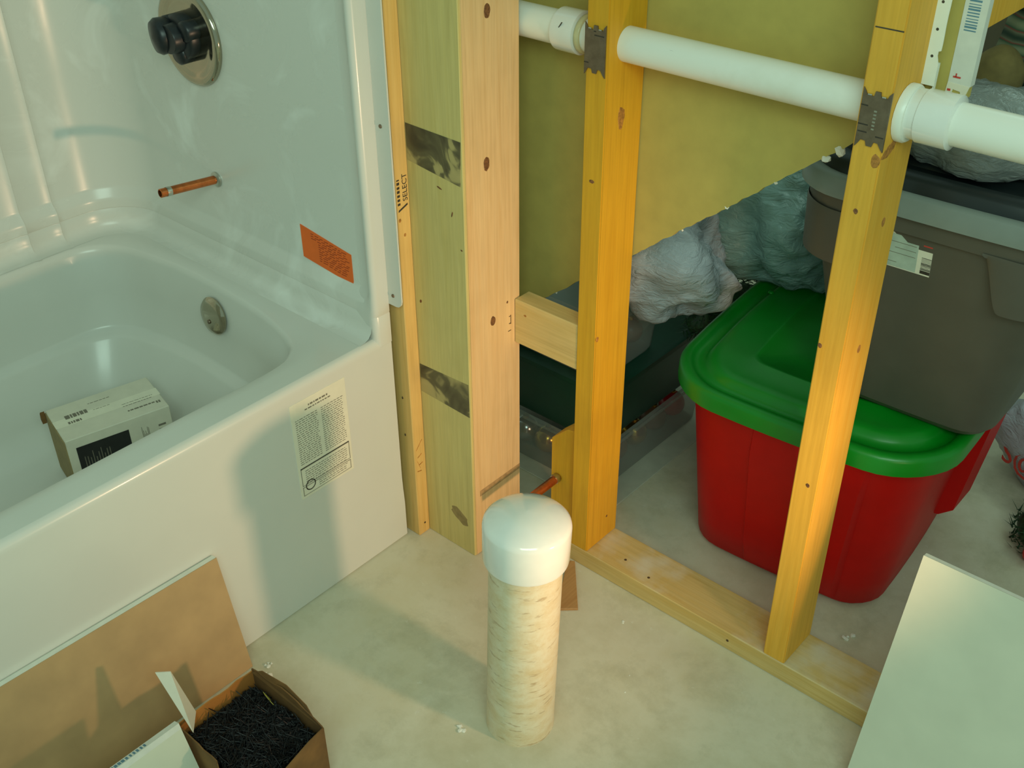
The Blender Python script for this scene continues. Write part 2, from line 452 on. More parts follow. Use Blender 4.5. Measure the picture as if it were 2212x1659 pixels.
# the panelled walls: one profile swept round wet wall, corner, back wall
path = [(-12.9, -7.2, 0, 1)]
path += [(x, -7.2, 0, 1) for x in (-14.2, -20, -26, -32, -37.3)]
for k in range(1, 9):
    t = PI / 2 * k / 8
    path.append((-37.3 - 4.1 * math.sin(t), -11.3 + 4.1 * math.cos(t), -math.sin(t), math.cos(t)))
for y in (-12.6, -13.0, -13.15, -13.6, -15.6, -15.75, -16.2, -17.2, -24, -30, -42, -58, -60.7):
    path.append((-41.4 + (0.12 if y in (-13.15, -15.75) else 0), y, -1, 0))
for k in range(1, 9):
    t = PI / 2 * k / 8
    path.append((-37.3 - 4.1 * math.cos(t), -60.7 - 4.1 * math.sin(t), -math.cos(t), -math.sin(t)))
path += [(x, -64.8, 0, -1) for x in (-30, -20, -12.9)]
prof = [(-1.2, 17.66), (-0.75, 17.7), (-0.4, 17.85), (-0.16, 18.15), (-0.04, 18.6), (0, 19.28), (0.04, 19.33), (0.04, 19.37), (0, 19.41),
        (0, 20.0), (0.06, 20.25), (0.42, 20.8), (0.5, 21.05), (0.5, 30), (0.5, 45), (0.5, 74)]
rings = []
for x, y, nx, ny in path:
    L = math.hypot(nx, ny)
    rings.append([(x + nx / L * o, y + ny / L * o, z) for o, z in prof])
bm = loft(rings, False)
obj('surround_wall', bm, M['acrylic_wall'], tub, smooth=True, auto=40)
# front return of the wet wall: a rounded column facing the room
for (ya, yb) in ((-7.2, -5.95), (-64.8, -66.05)):
    s = 1 if yb > ya else -1
    pr = [(-14.3, ya + .5 * s), (-13.6, ya + .42 * s), (-13.15, ya + .2 * s), (-12.9, ya - .02 * s), (-12.68, ya), (-12.53, ya + .12 * s), (-12.47, ya + .32 * s), (-12.46, yb - .1 * s), (-12.5, yb)]
    pr0 = [(-14.3, ya), (-13.6, ya - .03 * s), (-13.15, ya - .05 * s), (-12.9, ya - .06 * s), (-12.68, ya - .02 * s), (-12.53, ya + .1 * s), (-12.48, ya + .32 * s), (-12.47, yb - .1 * s), (-12.5, yb)]
    rr = [[(x, y, z) for x, y in pr0] for z in (17.1, 17.9, 19.28)] + [[(x - .03, y, z) for x, y in pr0] for z in (19.33, 19.38)] + [[(x, y, z) for x, y in pr0] for z in (19.44, 20.0)] + [[(x, y, z) for x, y in pr] for z in (21.0, 45, 74)]
    obj('front_column', loft(rr, False), M['acrylic'], tub, smooth=True, auto=60)
# nailing flange, its lower end rounded
fl = [(-12.5, 20.0)] + [(-11.75 + .5 * math.cos(t), 20.5 + .5 * math.sin(t)) for t in (-PI / 2, -PI / 3, -PI / 6, 0)] + [(-11.25, 74), (-12.5, 74)]
f_ = obj('nailing_flange', prism(fl, 'y', -5.98, -5.86), M['acrylic'], tub)
for z in (20.75, 32.2, 43.7):
    obj('screw', disc((-12.0, -5.98, z), (1, 0, 0), (0, 0, 1), .13, .13, .05), M['steel'], f_)
# overflow plate on the sloping end
mm = frame((-27.2, -9.95, 15.2), (1, 0, 0), (0, 0.12, 1))
bm = lathe([(1.42, 0), (1.45, .12), (1.3, .3), (0.95, .42), (0.5, .48), (0.02, .5)], (0, 0, 0), (0, 0, 1), 36)
ov = obj('overflow_plate', xf(bm, mm), M['chrome'], tub, smooth=True, auto=50)
bm = lathe([(.16, .42), (.16, .56), (.02, .6)], (0, -0.35, 0), (0, 0, 1), 12)
obj('overflow_screw', xf(bm, mm), M['steel'], ov, smooth=True)
# orange label on the wall
lab = obj('warning_label', prism([(-19.95, 23.65), (-14.95, 23.0), (-14.95, 20.75), (-19.95, 21.25)], 'y', -6.745, -6.69), M['orange_label'], tub)
bm = bmesh.new(); rnd = random.Random(3)
for r in range(11):
    z = 23.3 - r * 0.17
    x = -19.1 + (0.9 if r > 2 else 0.2)
    while x < -15.2:
        l = rnd.uniform(.18, .55); 
        if x + l > -15.05: break
        bbox(bm, x, x + l, -6.755, -6.74, z - .03 - (x + 19.1) * .125, z + .03 - (x + 19.1) * .125); x += l + .12
obj('printing', bm, M['orange_ink'], lab, kind='stuff')
# white instruction sheet on the apron
st = obj('instruction_sticker', box(-12.5, -12.475, -14.85, -10.3, 8.9, 16.4), M['paper'], tub)
bm = bmesh.new()
def dash(y0, y1, z, h):
    y = y0
    while y < y1 - .1:
        l = min(rnd.uniform(.08, .3), y1 - y); bbox(bm, -12.476, -12.465, y, y + l, z - h, z + h); y += l + .07
for z, a, b, h in ((15.85, -13.4, -11.8, .06), (15.6, -13.7, -11.5, .04)): dash(a, b, z, h)
for k in range(22):
    z = 15.1 - k * .165
    dash(-14.55, -12.75, z, .022); dash(-12.45, -10.6, z, .022)
for k in range(7): dash(-14.3, -10.75, 11.0 - k * .17, .022)
for k in range(3): dash(-13.3, -10.8, 9.65 - k * .17, .022)
obj('printing', bm, M['ink_mid'], st, kind='stuff')
bm = bmesh.new()
for (a, b, c, d) in ((-14.65, -10.5, 9.9, 11.35), (-14.65, -10.5, 9.1, 9.8)):
    for q in ((a, b, d - .04, d), (a, b, c, c + .03), (a, a + .04, c, d), (b - .04, b, c, d)): bbox(bm, -12.476, -12.463, *q)
bbox(bm, -12.476, -12.463, -14.65, -10.5, 11.25, 11.36)
obj('frame_print', bm, M['ink_mid'], st)
mm = frame((-12.474, -14.0, 9.75), (0, 1, 0), (0, 0, 1))
bm = bmesh.new()
for k in range(24):
    a, b = 2 * PI * k / 24, 2 * PI * (k + 1) / 24
    v = [bm.verts.new(mm @ Vector((r * math.cos(t), r * math.sin(t), .012))) for r, t in ((.42, a), (.42, b), (.34, b), (.34, a))]
    bm.faces.new(v)
obj('seal_print', bm, M['ink'], st)

# ------------------------------------------------------------------ valve, spout stub
val = thing('shower_valve', (-29.3, -6.72, 30.6), 'round chrome shower valve plate with black plastic cap on the white wall', 'valve')
bm = lathe([(3.25, 0), (3.3, .12), (3.22, .3), (3.0, .42), (2.6, .3), (2.2, .28), (0.02, .3)], (-29.2, -6.72, 34.4), (0, -1, 0), 64)
obj('trim_plate', bm, M['chrome'], val, smooth=True, auto=60)
bm = lathe([(1.5, .28), (1.5, .9), (1.35, 1.05), (1.0, 1.1), (.95, 1.7), (.9, 1.8), (.02, 1.85)], (-29.3, -6.72, 34.5), (0, -1, 0), 32)
# three lobes of the protective cap
for a in (0.5, 2.6, 4.7):
    merge(bm, lathe([(.7, .28), (.7, 1.1), (.55, 1.25), (.02, 1.3)], (-29.3 + 1.1 * math.cos(a), -6.72, 34.5 + 1.1 * math.sin(a)), (0, -1, 0), 20))
kn = obj('plaster_guard', bm, M['valve_black'], val, smooth=True, auto=45)
bm = lathe([(.95, .8), (1.15, 1.0), (1.2, 1.8), (1.0, 2.1), (.02, 2.25)], (-29.9, -6.72, 34.6), (-.28, -1, -.05), 28)
obj('stem_cap', bm, M['valve_black'], kn, smooth=True, auto=50)
sp = thing('copper_stub_pipe', (-29.0, -6.7, 24.0), 'copper stub-out pipe sticking out of the white tub wall below the valve', 'pipe')
obj('pipe', lathe([(.31, 0), (.31, 4.5), (.24, 4.53), (.24, 4.2)], (-29.0, -6.7, 24.3), (-.05, -1, .08), 24, cap=False), M['copper'], sp, smooth=True, auto=40)
obj('escutcheon', lathe([(.55, 0), (.55, .12), (.42, .22), (.33, .24)], (-29.0, -6.72, 24.3), (0, -1, 0), 24), M['solder'], sp, smooth=True, auto=40)
obj('solder_band', lathe([(.325, 3.7), (.33, 3.75), (.33, 4.0), (.325, 4.05)], (-29.0, -6.7, 24.3), (-.05, -1, .08), 24, cap=False), M['solder'], sp, smooth=True)

# ------------------------------------------------------------------ framing of the wet wall
TOP = 84
ls = thing('wall_stud', (-12.9, -5, 0), 'narrow light stud right beside the tub flange, with black stamp lettering', 'stud')
obj('timber', box(-14.8, -11.55, -5.5, -4.42, 0, TOP, .06), M['stud_left'], ls)
# stamp lettering, read from the side
mm = frame((-11.548, -4.6, 27.15), (0, 0, 1), (0, -1, 0))
bm = text_bm('SELECT', .56, mm); obj('lettering', xf(bm, Matrix()), M['ink'], ls, label='black stamped letters on the stud')
bm = bmesh.new(); rnd = random.Random(5)
for k in range(7): bbox(bm, -11.55, -11.54, -5.44, -5.22, 27.0 + k * .27, 27.0 + k * .27 + rnd.uniform(.08, .18))
obj('side_lettering', bm, M['ink'], ls, kind='stuff')
obj('ink_bar', prism([(-5.4, 26.55), (-4.62, 26.85), (-4.62, 26.98), (-5.4, 26.68)], 'x', -11.55, -11.54), M['ink'], ls)
for (y, z, r) in ((-5.35, 26.0, .1), (-5.0, 24.9, .09)):
    obj('knot', disc((-11.55, y, z), (0, 1, 0), (0, 0, 1), r, r * 1.4, .015, 10, .3), M['knot_soft'], ls)
bm = bmesh.new()
for k, (y0, z0, y1, z1) in enumerate(((-5.3, 7.9, -4.7, 8.6), (-5.2, 7.2, -4.8, 7.4), (-5.1, 6.5, -4.75, 6.6), (-5.3, 6.0, -4.9, 5.9), (-5.25, 6.9, -5.0, 6.2))):
    merge(bm, prism([(y0, z0), (y1, z1), (y1, z1 + .08), (y0, z0 + .08)], 'x', -11.55, -11.54))
obj('pencil_mark', bm, M['knot_soft'], ls)
obj('nail', disc((-11.55, -4.9, .95), (0, 1, 0), (0, 0, 1), .09, .09, .02), M['nailhole'], ls)
for z in (12.3, 9.1):
    obj('nail', disc((-12.35, -5.5, z), (1, 0, 0), (0, 0, 1), .07, .12, .02), M['nailhole'], ls)

bd = thing('backing_board', (-9.2, -3.8, 0), 'wide dull board between two studs with two smudged black stamps', 'board')
obj('timber', box(-14.6, -6.9, -4.4, -2.9, 0, TOP, .04), M['board'], bd)
obj('stamp', prism([(-11.55, 29.75), (-7.1, 29.2), (-7.0, 32.0), (-11.55, 32.1)], 'y', -4.415, -4.40), M['smudge_a'], bd)
obj('stamp', prism([(-11.55, 12.7), (-6.98, 12.5), (-7.0, 15.15), (-11.55, 14.95)], 'y', -4.415, -4.40), M['smudge_b'], bd)
for i, (x, z, a, b) in enumerate(((-8.9, 28.65, .22, .06), (-11.1, 20.0, .1, .14), (-7.2, 25.0, .08, .06), (-7.9, 27.2, .06, .2))):
    obj('blemish', disc((x, -4.4, z), (1, 0, -.3), (0, 0, 1), a, b, .012, 10, .3, i), M['knot'], bd)
obj('stain', disc((-8.3, -4.4, 3.1), (1, 0, -.4), (0, 0, 1), .9, .55, .006, 18, .4, 4), plain('damp_stain', lin(150, 128, 82), .8, var=.1, scale=90), bd)

ps = thing('wall_stud', (-7.6, -1.9, 0), 'broad pale pine stud with three dark knots, left of the horizontal block', 'stud')
obj('timber', box(-8.4, -6.84, -4.28, .62, 0, TOP, .07, 2), M['stud_pale'], ps)
for i, (y, z, a, b) in enumerate(((-2.12, 39.0, .26, .42), (-2.4, 30.1, .26, .45), (-2.07, 19.1, .24, .36), (-.65, 19.9, .08, .1))):
    obj('knot', disc((-6.84, y, z), (0, 1, 0), (0, 0, 1), a, b, .015, 16, .15, i), M['knot'], ps)
obj('pencil_mark', prism([(-3.75, 5.3), (-3.75, 5.8), (.55, 5.8), (.55, 5.35)], 'x', -6.84, -6.83), plain('grey_pencil_band', lin(176, 142, 96), .8, var=.1, scale=100), ps)
bm = bmesh.new()
for a in ((-.35, 18.1, .05, .7), (-.5, 18.15, .2, .06), (-.5, 18.7, .15, .05), (-.6, 17.6, .3, .05)): bbox(bm, -6.84, -6.825, a[0], a[0] + a[2], a[1], a[1] + a[3])
obj('staple_marks', bm, M['nailhole'], ps)

bk = thing('blocking', (-4.2, .8, 16.6), 'horizontal pale wood block nailed between the pale stud and the orange stud', 'block')
obj('timber', box(-6.82, -1.52, 0.05, 1.5, 16.5, 19.85, .06), M['block_wood'], bk)
obj('knot', disc((-5.9, .05, 18.9), (1, 0, 0), (0, 0, 1), .12, .08, .012, 10, .2), M['knot_soft'], bk)

# ------------------------------------------------------------------ stud wall with the drain pipe
def stud(x0, x1, mat, label, z0=1.5):
    t = thing('wall_stud', ((x0 + x1) / 2, 1.75, z0), label, 'stud')
    obj('timber', box(x0, x1, 0, 3.5, z0, TOP, .07, 2), mat, t)
    return t
s2 = stud(-1.5, 0, M['stud_orange'], 'upright orange-yellow stud in the middle, behind the capped standpipe')
for i, (y, z, a, b, mt) in enumerate(((.16, 19.4, .14, .2, 'knot_soft'), (2.25, 3.45, .1, .1, 'knot'), (1.5, 33.5, .3, .7, 'knot_soft'))):
    obj('knot', disc((0, y, z), (0, 1, 0), (0, 0, 1), a, b, .012, 12, .3, i), M[mt], s2)
obj('knot', disc((-.79, 0, 29.9), (1, 0, 0), (0, 0, 1), .18, .12, .012, 10, .3), M['knot'], s2)
s3 = stud(14.5, 16, M['stud_orange2'], 'upright orange-yellow stud on the right, in front of the red tote')
obj('knot', disc((16, .75, 36.0), (0, 1, .35), (0, 0, 1), .75, .3, .012, 14, .2, 1), M['knot_soft'], s3)
obj('knot', disc((15.75, 0, 35.6), (1, 0, 0), (0, 0, 1), .22, .35, .012, 14, .2, 2), M['knot_soft'], s3)
for y, z in ((1.82, 31.9), (1.96, 24.4)): obj('knot', disc((16, y, z), (0, 1, 0), (0, 0, 1), .2, .25, .012, 10, .3, 5), M['knot_soft'], s3)
for x, z in ((15.24, 32.9), (14.65, 25.0), (15.4, 15.9)): obj('knot', disc((x, 0, z), (1, 0, 0), (0, 0, 1), .12, .14, .012, 10, .3, 5), M['knot'], s3)
obj('pencil_mark', box(14.6, 15.95, -.012, 0, 41.62, 41.68), M['pencil'], s3)

pl = thing('bottom_plate', (12, 1.75, 0), 'flat dusty bottom plate on the floor under the orange studs', 'plate')
obj('timber', box(-1.62, 49, 0, 3.5, 0, 1.5, .06), M['plate_wood'], pl)
for x, y in ((2.6, 1.2), (4.9, .8)): obj('nail', disc((x, y, 1.5), (1, 0, 0), (0, 1, 0), .1, .1, .02), M['nailhole'], pl)
obj('nail', disc((11.9, 0, .8), (1, 0, 0), (0, 0, 1), .1, .1, .02), M['nailhole'], pl)
# the stud beyond the frame on which the plate and the leaning sheet rest
s4 = stud(30.5, 32, M['stud_orange2'], 'upright stud beyond the right edge of the view')

# short cripple block behind the middle stud, with a copper stub
cr = thing('cripple_stud', (-2.6, 1.6, 0), 'short stud stub against the left side of the middle stud', 'stud')
obj('timber', prism([(-3.85, 0), (-1.56, 0), (-1.56, 11.1), (-2.5, 10.9), (-3.85, 9.6)], 'y', .55, 2.1, .05), M['stud_orange'], cr)
cp = thing('copper_supply_pipe', (-3.2, .3, 6.3), 'thin copper supply pipe poking past the short stud behind the standpipe cap', 'pipe')
obj('pipe', tube([(-3.3, -4.0, 6.2), (-3.25, -2, 6.3), (-3.2, .4, 6.4), (-3.2, .56, 6.42)], .31, 16), M['copper'], cp, smooth=True, auto=50)
obj('collar', lathe([(.36, 0), (.36, .35), (.3, .4)], (-3.21, .12, 6.4), (0, 1, .05), 18), M['solder'], cp, smooth=True, auto=50)

# nail plates over the pipe holes
def nail_plate(x0, label, marks):
    t = thing('nail_plate', (x0 + .75, 0, 36.2), label, 'nail plate', 'steel plates over the pipe holes')
    x1 = x0 + 1.42
    top = [(x0, 38.95), (x0 + .12, 38.8), (x0 + .22, 38.62), (x0 + .55, 38.6), (x0 + .6, 38.85), (x0 + .85, 38.85), (x0 + .9, 38.62), (x0 + 1.2, 38.62), (x0 + 1.28, 38.8), (x1, 38.95)]
    bot = [(x1, 36.1), (x1 - .12, 36.22), (x1 - .3, 36.48), (x1 - .5, 36.5), (x1 - .58, 36.25), (x1 - .85, 36.25), (x1 - .92, 36.48), (x1 - 1.15, 36.5), (x1 - 1.3, 36.25), (x0, 36.1)]
    obj('plate', prism(top + bot, 'y', -.07, -.005), M['steel'], t)
    for dx, z in ((.26, 38.64), (.95, 38.64)):
        obj('tooth', box(x0 + dx, x0 + dx + .2, -.12, -.02, z, z + .06), M['bright_steel'], t)
    for a in marks: obj('slot', box(x0 + a[0], x0 + a[1], -.078, -.068, a[2], a[2] + .06), M['ink'], t)
    return t
nail_plate(-1.56, 'bent steel nail plate on the middle stud, over the pipe hole', ((.65, 1.3, 38.3), (.6, .75, 38.5), (.0, .3, 36.75)))
n2 = nail_plate(14.6, 'bent steel nail plate on the right stud, over the pipe hole', ((.0, .35, 38.1), (0, .5, 37.2), (.05, .5, 36.85), (.95, 1.35, 36.75)))
bm = bmesh.new()
for k in range(6): bbox(bm, 15.28, 15.42, -.078, -.068, 37.05 + k * .17, 37.13 + k * .17)
obj('embossing', bm, M['solder'], n2)

# drain pipe running through the studs
dp = thing('drain_pipe', (6, 1.75, 36.6), 'horizontal white drain pipe with collars running through the studs', 'pipe')
pz = 37.62
obj('pipe', lathe([(.97, 0), (.97, 30.6)], (-14.0, 1.75, pz), (1, 0, 0), 40), M['pvc'], dp, smooth=True, auto=50)
obj('pipe', lathe([(1.0, 0), (1.0, 45)], (17.2, 1.75, pz - .02), (1, 0, 0), 40), M['pvc'], dp, smooth=True, auto=50)
obj('coupling', lathe([(1.02, 0), (1.2, 0), (1.22, .1), (1.22, 1.55), (1.05, 1.6)], (-4.6, 1.75, pz), (1, 0, 0), 40), M['pvc_cap'], dp, smooth=True, auto=40)
obj('coupling', lathe([(1.1, 0), (1.18, .05), (1.18, .55), (1.26, .6), (1.26, 2.1), (1.05, 2.18)], (16.35, 1.75, pz), (1, 0, 0), 40), M['pvc_cap'], dp, smooth=True, auto=40)
obj('glue_ring', lathe([(1.02, 0), (1.09, .03), (1.09, .35), (1.02, .38)], (-2.98, 1.75, pz), (1, 0, 0), 40), M['glue'], dp, smooth=True)
obj('collar', lathe([(1.05, 0), (1.38, 0), (1.38, .3), (1.3, .42), (1.05, .45)], (16.02, 1.72, pz - .05), (1, 0, 0), 24), M['pvc'], dp, smooth=True, auto=40)
obj('scratch', box(3.3, 3.5, .92, .96, 38.05, 38.12), M['pencil'], dp)
for x, z in ((-4.0, 38.0), ): obj('scratch', prism([(x, z), (x + .25, z + .35), (x + .28, z + .33), (x + .05, z - .02)], 'y', .6, .66), M['pencil'], dp)

# ------------------------------------------------------------------ capped standpipe in the floor
lean = Matrix.Translation((5.3, -13.4, 0)) @ Matrix.Rotation(math.radians(1.45), 4, Vector((-0.66, 0.75, 0)))
sd = thing('standpipe', (5.3, -13.4, 0), 'thick stained white standpipe with a glossy domed cap rising from the floor', 'pipe')
obj('pipe', xf(lathe([(2.12, -.05), (2.1, 0.6), (2.1, 14.2)], (0, 0, 0), (0, 0, 1), 56), lean), M['pvc_dirty'], sd, smooth=True, auto=50)
obj('cap', xf(lathe([(2.12, 13.75), (2.42, 13.75), (2.45, 13.9), (2.47, 16.05), (2.42, 16.25), (2.25, 16.42), (1.9, 16.62), (1.4, 16.85), (.8, 17.0), (.02, 17.06)], (0, 0, 0), (0, 0, 1), 64), lean), M['pvc_cap'], sd, smooth=True, auto=60)
# ------------------------------------------------------------------ drywall hanging behind the studs
dw = thing('drywall_sheet', (3, 3.8, 30), 'large brown-backed drywall sheet behind the studs, cut diagonally along its lower edge', 'drywall')
rnd = random.Random(11); cut = []
X0, Z0, X1, Z1 = -16.0, 13.5, 18.05, 39.0
pts_cut = [(-16, 10.2), (-7.15, 18.3), (-.39, 23.7), (13.06, 34.75), (17.3, 38.15)]
for (a, b), (c, d) in zip(pts_cut, pts_cut[1:]):
    n = max(2, int((c - a) * 3.2))
    for k in range(n):
        t = k / n; cut.append((a + (c - a) * t + rnd.uniform(-.04, .04), b + (d - b) * t + rnd.uniform(-.07, .07)))
cut += [(17.3, 38.15), (18.05, 38.2), (18.05, 92), (-16, 92)]
obj('panel', prism(cut, 'y', 3.53, 3.98), M['kraft'], dw)
# gypsum core crumbs left along the cut
def crumb(x, y, z, r, k):
    bm = bmesh.new(); bmesh.ops.create_icosphere(bm, subdivisions=1, radius=r)
    q = random.Random(k)
    for v in bm.verts: v.co = v.co * q.uniform(.6, 1.3)
    bmesh.ops.translate(bm, vec=(x, y, z), verts=bm.verts); return bm
for i, (t, r) in enumerate(((.05, .08), (.33, .1), (.52, .09), (.66, .13), (.8, .12), (.93, .24), (.965, .3), (1.0, .1))):
    x = -7.15 + (13.06 + 7.15) * t; z = 18.3 + (34.75 - 18.3) * t - .06
    obj('gypsum_crumb', crumb(x, 3.6, z, r, i), M['gypsum'], dw)
tp = obj('end_tape', box(17.05, 18.12, 3.505, 4.0, 38.75, 92), M['end_tape'], dw, label='white paper tape along the right end')
bm = bmesh.new()
for k in range(26): bbox(bm, 17.25, 17.8, 3.49, 3.506, 41.2 + k * .13, 41.2 + k * .13 + rnd.choice((.03, .05, .08)))
obj('barcode', bm, M['ink_blue'], tp)
bm = bmesh.new()
for k, (a, b, c, d) in enumerate(((17.25, 17.6, 39.05, 39.12), (17.1, 17.25, 38.4, 38.5), (17.05, 17.25, 38.15, 38.25), (17.1, 17.3, 37.9, 38.05), (17.35, 17.4, 39.1, 39.25))):
    bbox(bm, a, b, 3.47, 3.49, c, d)
tb = obj('torn_tape_end', prism([(17.05, 38.8), (17.0, 38.1), (17.15, 37.75), (17.45, 37.85), (17.3, 38.1), (17.35, 38.5), (17.7, 38.45), (17.8, 38.1), (17.95, 38.2), (18.1, 38.75)], 'y', 3.49, 3.52), M['paper'], dw)
obj('red_printing', bm, M['ink_red'], tb)
# perforated vinyl bead standing on the pipe
cb = thing('corner_bead', (16.6, 3.2, 38.6), 'narrow white perforated vinyl bead standing upright behind the drain pipe collar', 'trim strip')
e = [(15.95, 38.6)]
z = 38.6; side = []
while z < 84:
    side.append((16.62 + rnd.uniform(-.012, .012), z)); z += rnd.uniform(.25, .5)
    if len(side) in (4, 19, 34): side += [(16.5, z), (16.5, z + .2)]; z += .25
bead = [(15.95, 38.6)] + side + [(16.62, 84), (15.95, 84)]
obj('strip', prism(bead, 'y', 3.0, 3.06), M['vinyl'], cb)
obj('flange', box(15.9, 15.97, 3.0, 3.45, 38.6, 84), M['vinyl'], cb)
for k in range(8): obj('hole', disc((16.25, 3.0, 39.95 + k * 1.22), (1, 0, 0), (0, 0, 1), .07, .07, .01), M['pencil'], cb)
obj('plastic_sliver', box(17.0 - .55, 17.12 - .55, 3.3, 3.4, 38.1, 39.6), M['vinyl'], label='thin white plastic sliver standing beside the perforated bead', cat='scrap')

# ------------------------------------------------------------------ storage behind the wall
ANG = math.radians(4.5)
red = thing('storage_tote', (10.2, 16.8, 0), 'red storage tote with a bright green lid on the floor', 'tote')
def tote_body(cx0, cy0, w0, d0, cx1, cy1, w1, d1, z0, z1, r0, r1, ang, bul, n=6, steps=7):
    rings = [rrect(cx0, cy0, w0 - 2.0, d0 - 2.0, r0, z0, n, ang), rrect(cx0, cy0, w0 - .6, d0 - .6, r0, z0 + .08, n, ang)]
    for k in range(steps + 1):
        t = k / steps
        L = lambda a, b: a + (b - a) * t
        rings.append(rrect(L(cx0, cx1), L(cy0, cy1), L(w0, w1), L(d0, d1), L(r0, r1), L(z0 + .6, z1), n, ang, bul))
    return rings
rg = tote_body(10.0, 17.2, 14.0, 18.2, 10.5, 16.5, 17.0, 21.0, 0, 15.2, 2.4, 3.6, ANG, .35)
obj('body', loft(rg, True, True, False), M['red_tote'], red, smooth=True, auto=50)
# broad raised ribs on the front face
def rib(xa, xb, z0, z1, proud=.5):
    cs, sn = math.cos(ANG), math.sin(ANG); rings = []
    for k in range(7):
        z = z0 + (z1 - z0) * k / 6; t = z / 15.2
        d = (18.2 + (21 - 18.2) * t) / 2; cy = 17.2 + (16.5 - 17.2) * t; cx = 10.0 + .5 * t
        p = proud * (1 if 0 < k < 6 else .1)
        loc = []
        bul = .35
        for x, o in ((xa * (1 + .18 * t), -.1), (xa * (1 + .18 * t) + .3, p), (xb * (1 + .18 * t) - .3, p), (xb * (1 + .18 * t), -.1)):
            y = -d - o - bul * (1 - (2 * x / 15.5) ** 2)
            loc.append((cx + x * cs - y * sn, cy + x * sn + y * cs, z))
        rings.append(loc)
    return loft(rings, False, False, False)
obj('rib', rib(-2.4, 4.6, .9, 13.8), M['red_tote'], red, smooth=True, auto=30)
# grip on the right side
bm = loft([[(17.0, 17.6, 3.6), (18.0, 17.9, 3.6), (18.0, 20.9, 3.6), (17.0, 21.2, 3.6)], [(17.2, 17.6, 4.2), (18.9, 18.0, 4.4), (18.9, 21.0, 4.4), (17.2, 21.3, 4.2)], [(18.0, 17.6, 14.6), (20.1, 18.0, 14.6), (20.1, 21.2, 14.6), (18.0, 21.5, 14.6)]], True, True, True)
obj('side_grip', bm, M['red_tote'], red, smooth=True, auto=30)
LC = (10.55, 16.35)
def lring(inset, z, bul=.5):
    return rrect(LC[0], LC[1], 18.6 - 2 * inset, 23.0 - 2 * inset, max(4.2 - inset * .8, 1.0), z, 8, ANG, bul)
rings = [lring(.35, 14.7), lring(0, 14.65), lring(0, 14.8), lring(.02, 15.6), lring(.12, 15.85), lring(.4, 15.95), lring(.75, 15.9), lring(.85, 15.7), lring(1.5, 15.66), lring(1.65, 15.85), lring(1.9, 16.15), lring(2.15, 16.25), lring(2.6, 16.25),
         lring(4.2, 16.22, .3), lring(4.35, 16.3, .3), lring(4.6, 16.3, .3), lring(4.8, 16.05, .3), lring(7.5, 16.0, 0)]
lid = obj('lid', loft(rings, True, False, True), M['green_lid'], red, smooth=True, auto=60, label='bright green snap-on lid')
def dimple(x, y, z, r, h, par, mat):
    obj('dimple', lathe([(r, -.02), (r * .8, h * .6), (r * .4, h), (.01, h)], (x, y, z), (0, 0, 1), 14), mat, par, smooth=True)
dimple(2.6, 17.8, 16.25, .25, .12, lid, M['green_lid']); dimple(2.7, 21.5, 16.25, .25, .12, lid, M['green_lid'])

gr = thing('storage_tote', (16.1, 17, 16.3), 'taupe grey storage tote with a dark lid, stacked on the green lid', 'tote')
GA = math.radians(2)
rg = tote_body(16.2, 17.2, 10.2, 16.0, 16.15, 17.0, 14.8, 19.7, 16.32, 29.2, 1.8, 2.6, GA, .2)
rg += [rrect(16.15, 17.0, 15.6, 20.4, 2.9, 29.32, 6, GA, .2), rrect(16.15, 17.0, 15.8, 20.6, 2.9, 30.5, 6, GA, .2)]
obj('body', loft(rg, True, True, False), M['gray_tote'], gr, smooth=True, auto=25)
# deeper collars round the corners, curving up to the flat middle panel
for side in (-1, 1):
    cols = []
    for k in range(64):
        # walk round the corner from the front middle to the side
        px = side * (3.1 + 4.7 * min(1, k / 28)) if k < 28 else side * 7.8
        py = -10.2 if k < 28 else -10.2 + 9 * (k - 28) / 35
        # round the corner of radius 2.9
        cx_, cy_ = side * 4.9, -7.3
        if abs(px) > 4.9 and py < -7.3:
            a = (abs(px) - 4.9) / 2.9
            ang = min(1, a) * PI / 2 if k < 28 else PI / 2
            qx, qy = cx_ + side * 2.9 * math.sin(ang), cy_ - 2.9 * math.cos(ang)
            nx, ny = side * math.sin(ang), -math.cos(ang)
            if k >= 28: continue
        elif abs(px) <= 4.9: qx, qy, nx, ny = px, -10.2, 0, -1
        else: qx, qy, nx, ny = side * 7.8, py, side, 0
        f = min(1, max(0, (abs(px) - 3.1) / 1.5)); f = f * f * (3 - 2 * f)
        zb = 29.3 - 3.1 * f
        col_ = []
        for z, o in ((zb, -1.3), (zb, -.35), (zb + .06, .0), (max(zb + .1, 29.28), .14), (29.5, .1)):
            x, y = qx + nx * o, qy + ny * (o + .12)
            col_.append((16.15 + x * math.cos(GA) - y * math.sin(GA), 17.0 + x * math.sin(GA) + y * math.cos(GA), z))
        cols.append(col_)
    obj('corner_collar', loft(cols, False), M['gray_tote'], gr, smooth=True, auto=35)
def gring(inset, z): return rrect(16.15, 17.0, 16.6 - 2 * inset, 21.4 - 2 * inset, 3.2, z, 8, math.radians(2), .3)
obj('rim', loft([gring(.5, 30.5), gring(0, 30.45), gring(0, 30.6), gring(.06, 31.5), gring(.2, 31.7), gring(.6, 31.75)], True), M['gray_rim'], gr, smooth=True, auto=60, label='paler grey rim band')
obj('lid', loft([gring(.45, 31.6), gring(.5, 32.3), gring(.8, 32.6), gring(1.3, 32.62), gring(1.5, 32.3), gring(2.6, 32.3), gring(2.8, 32.55), gring(6, 32.6)], True, False, True), M['black_lid'], gr, smooth=True, auto=50, label='near-black lid')
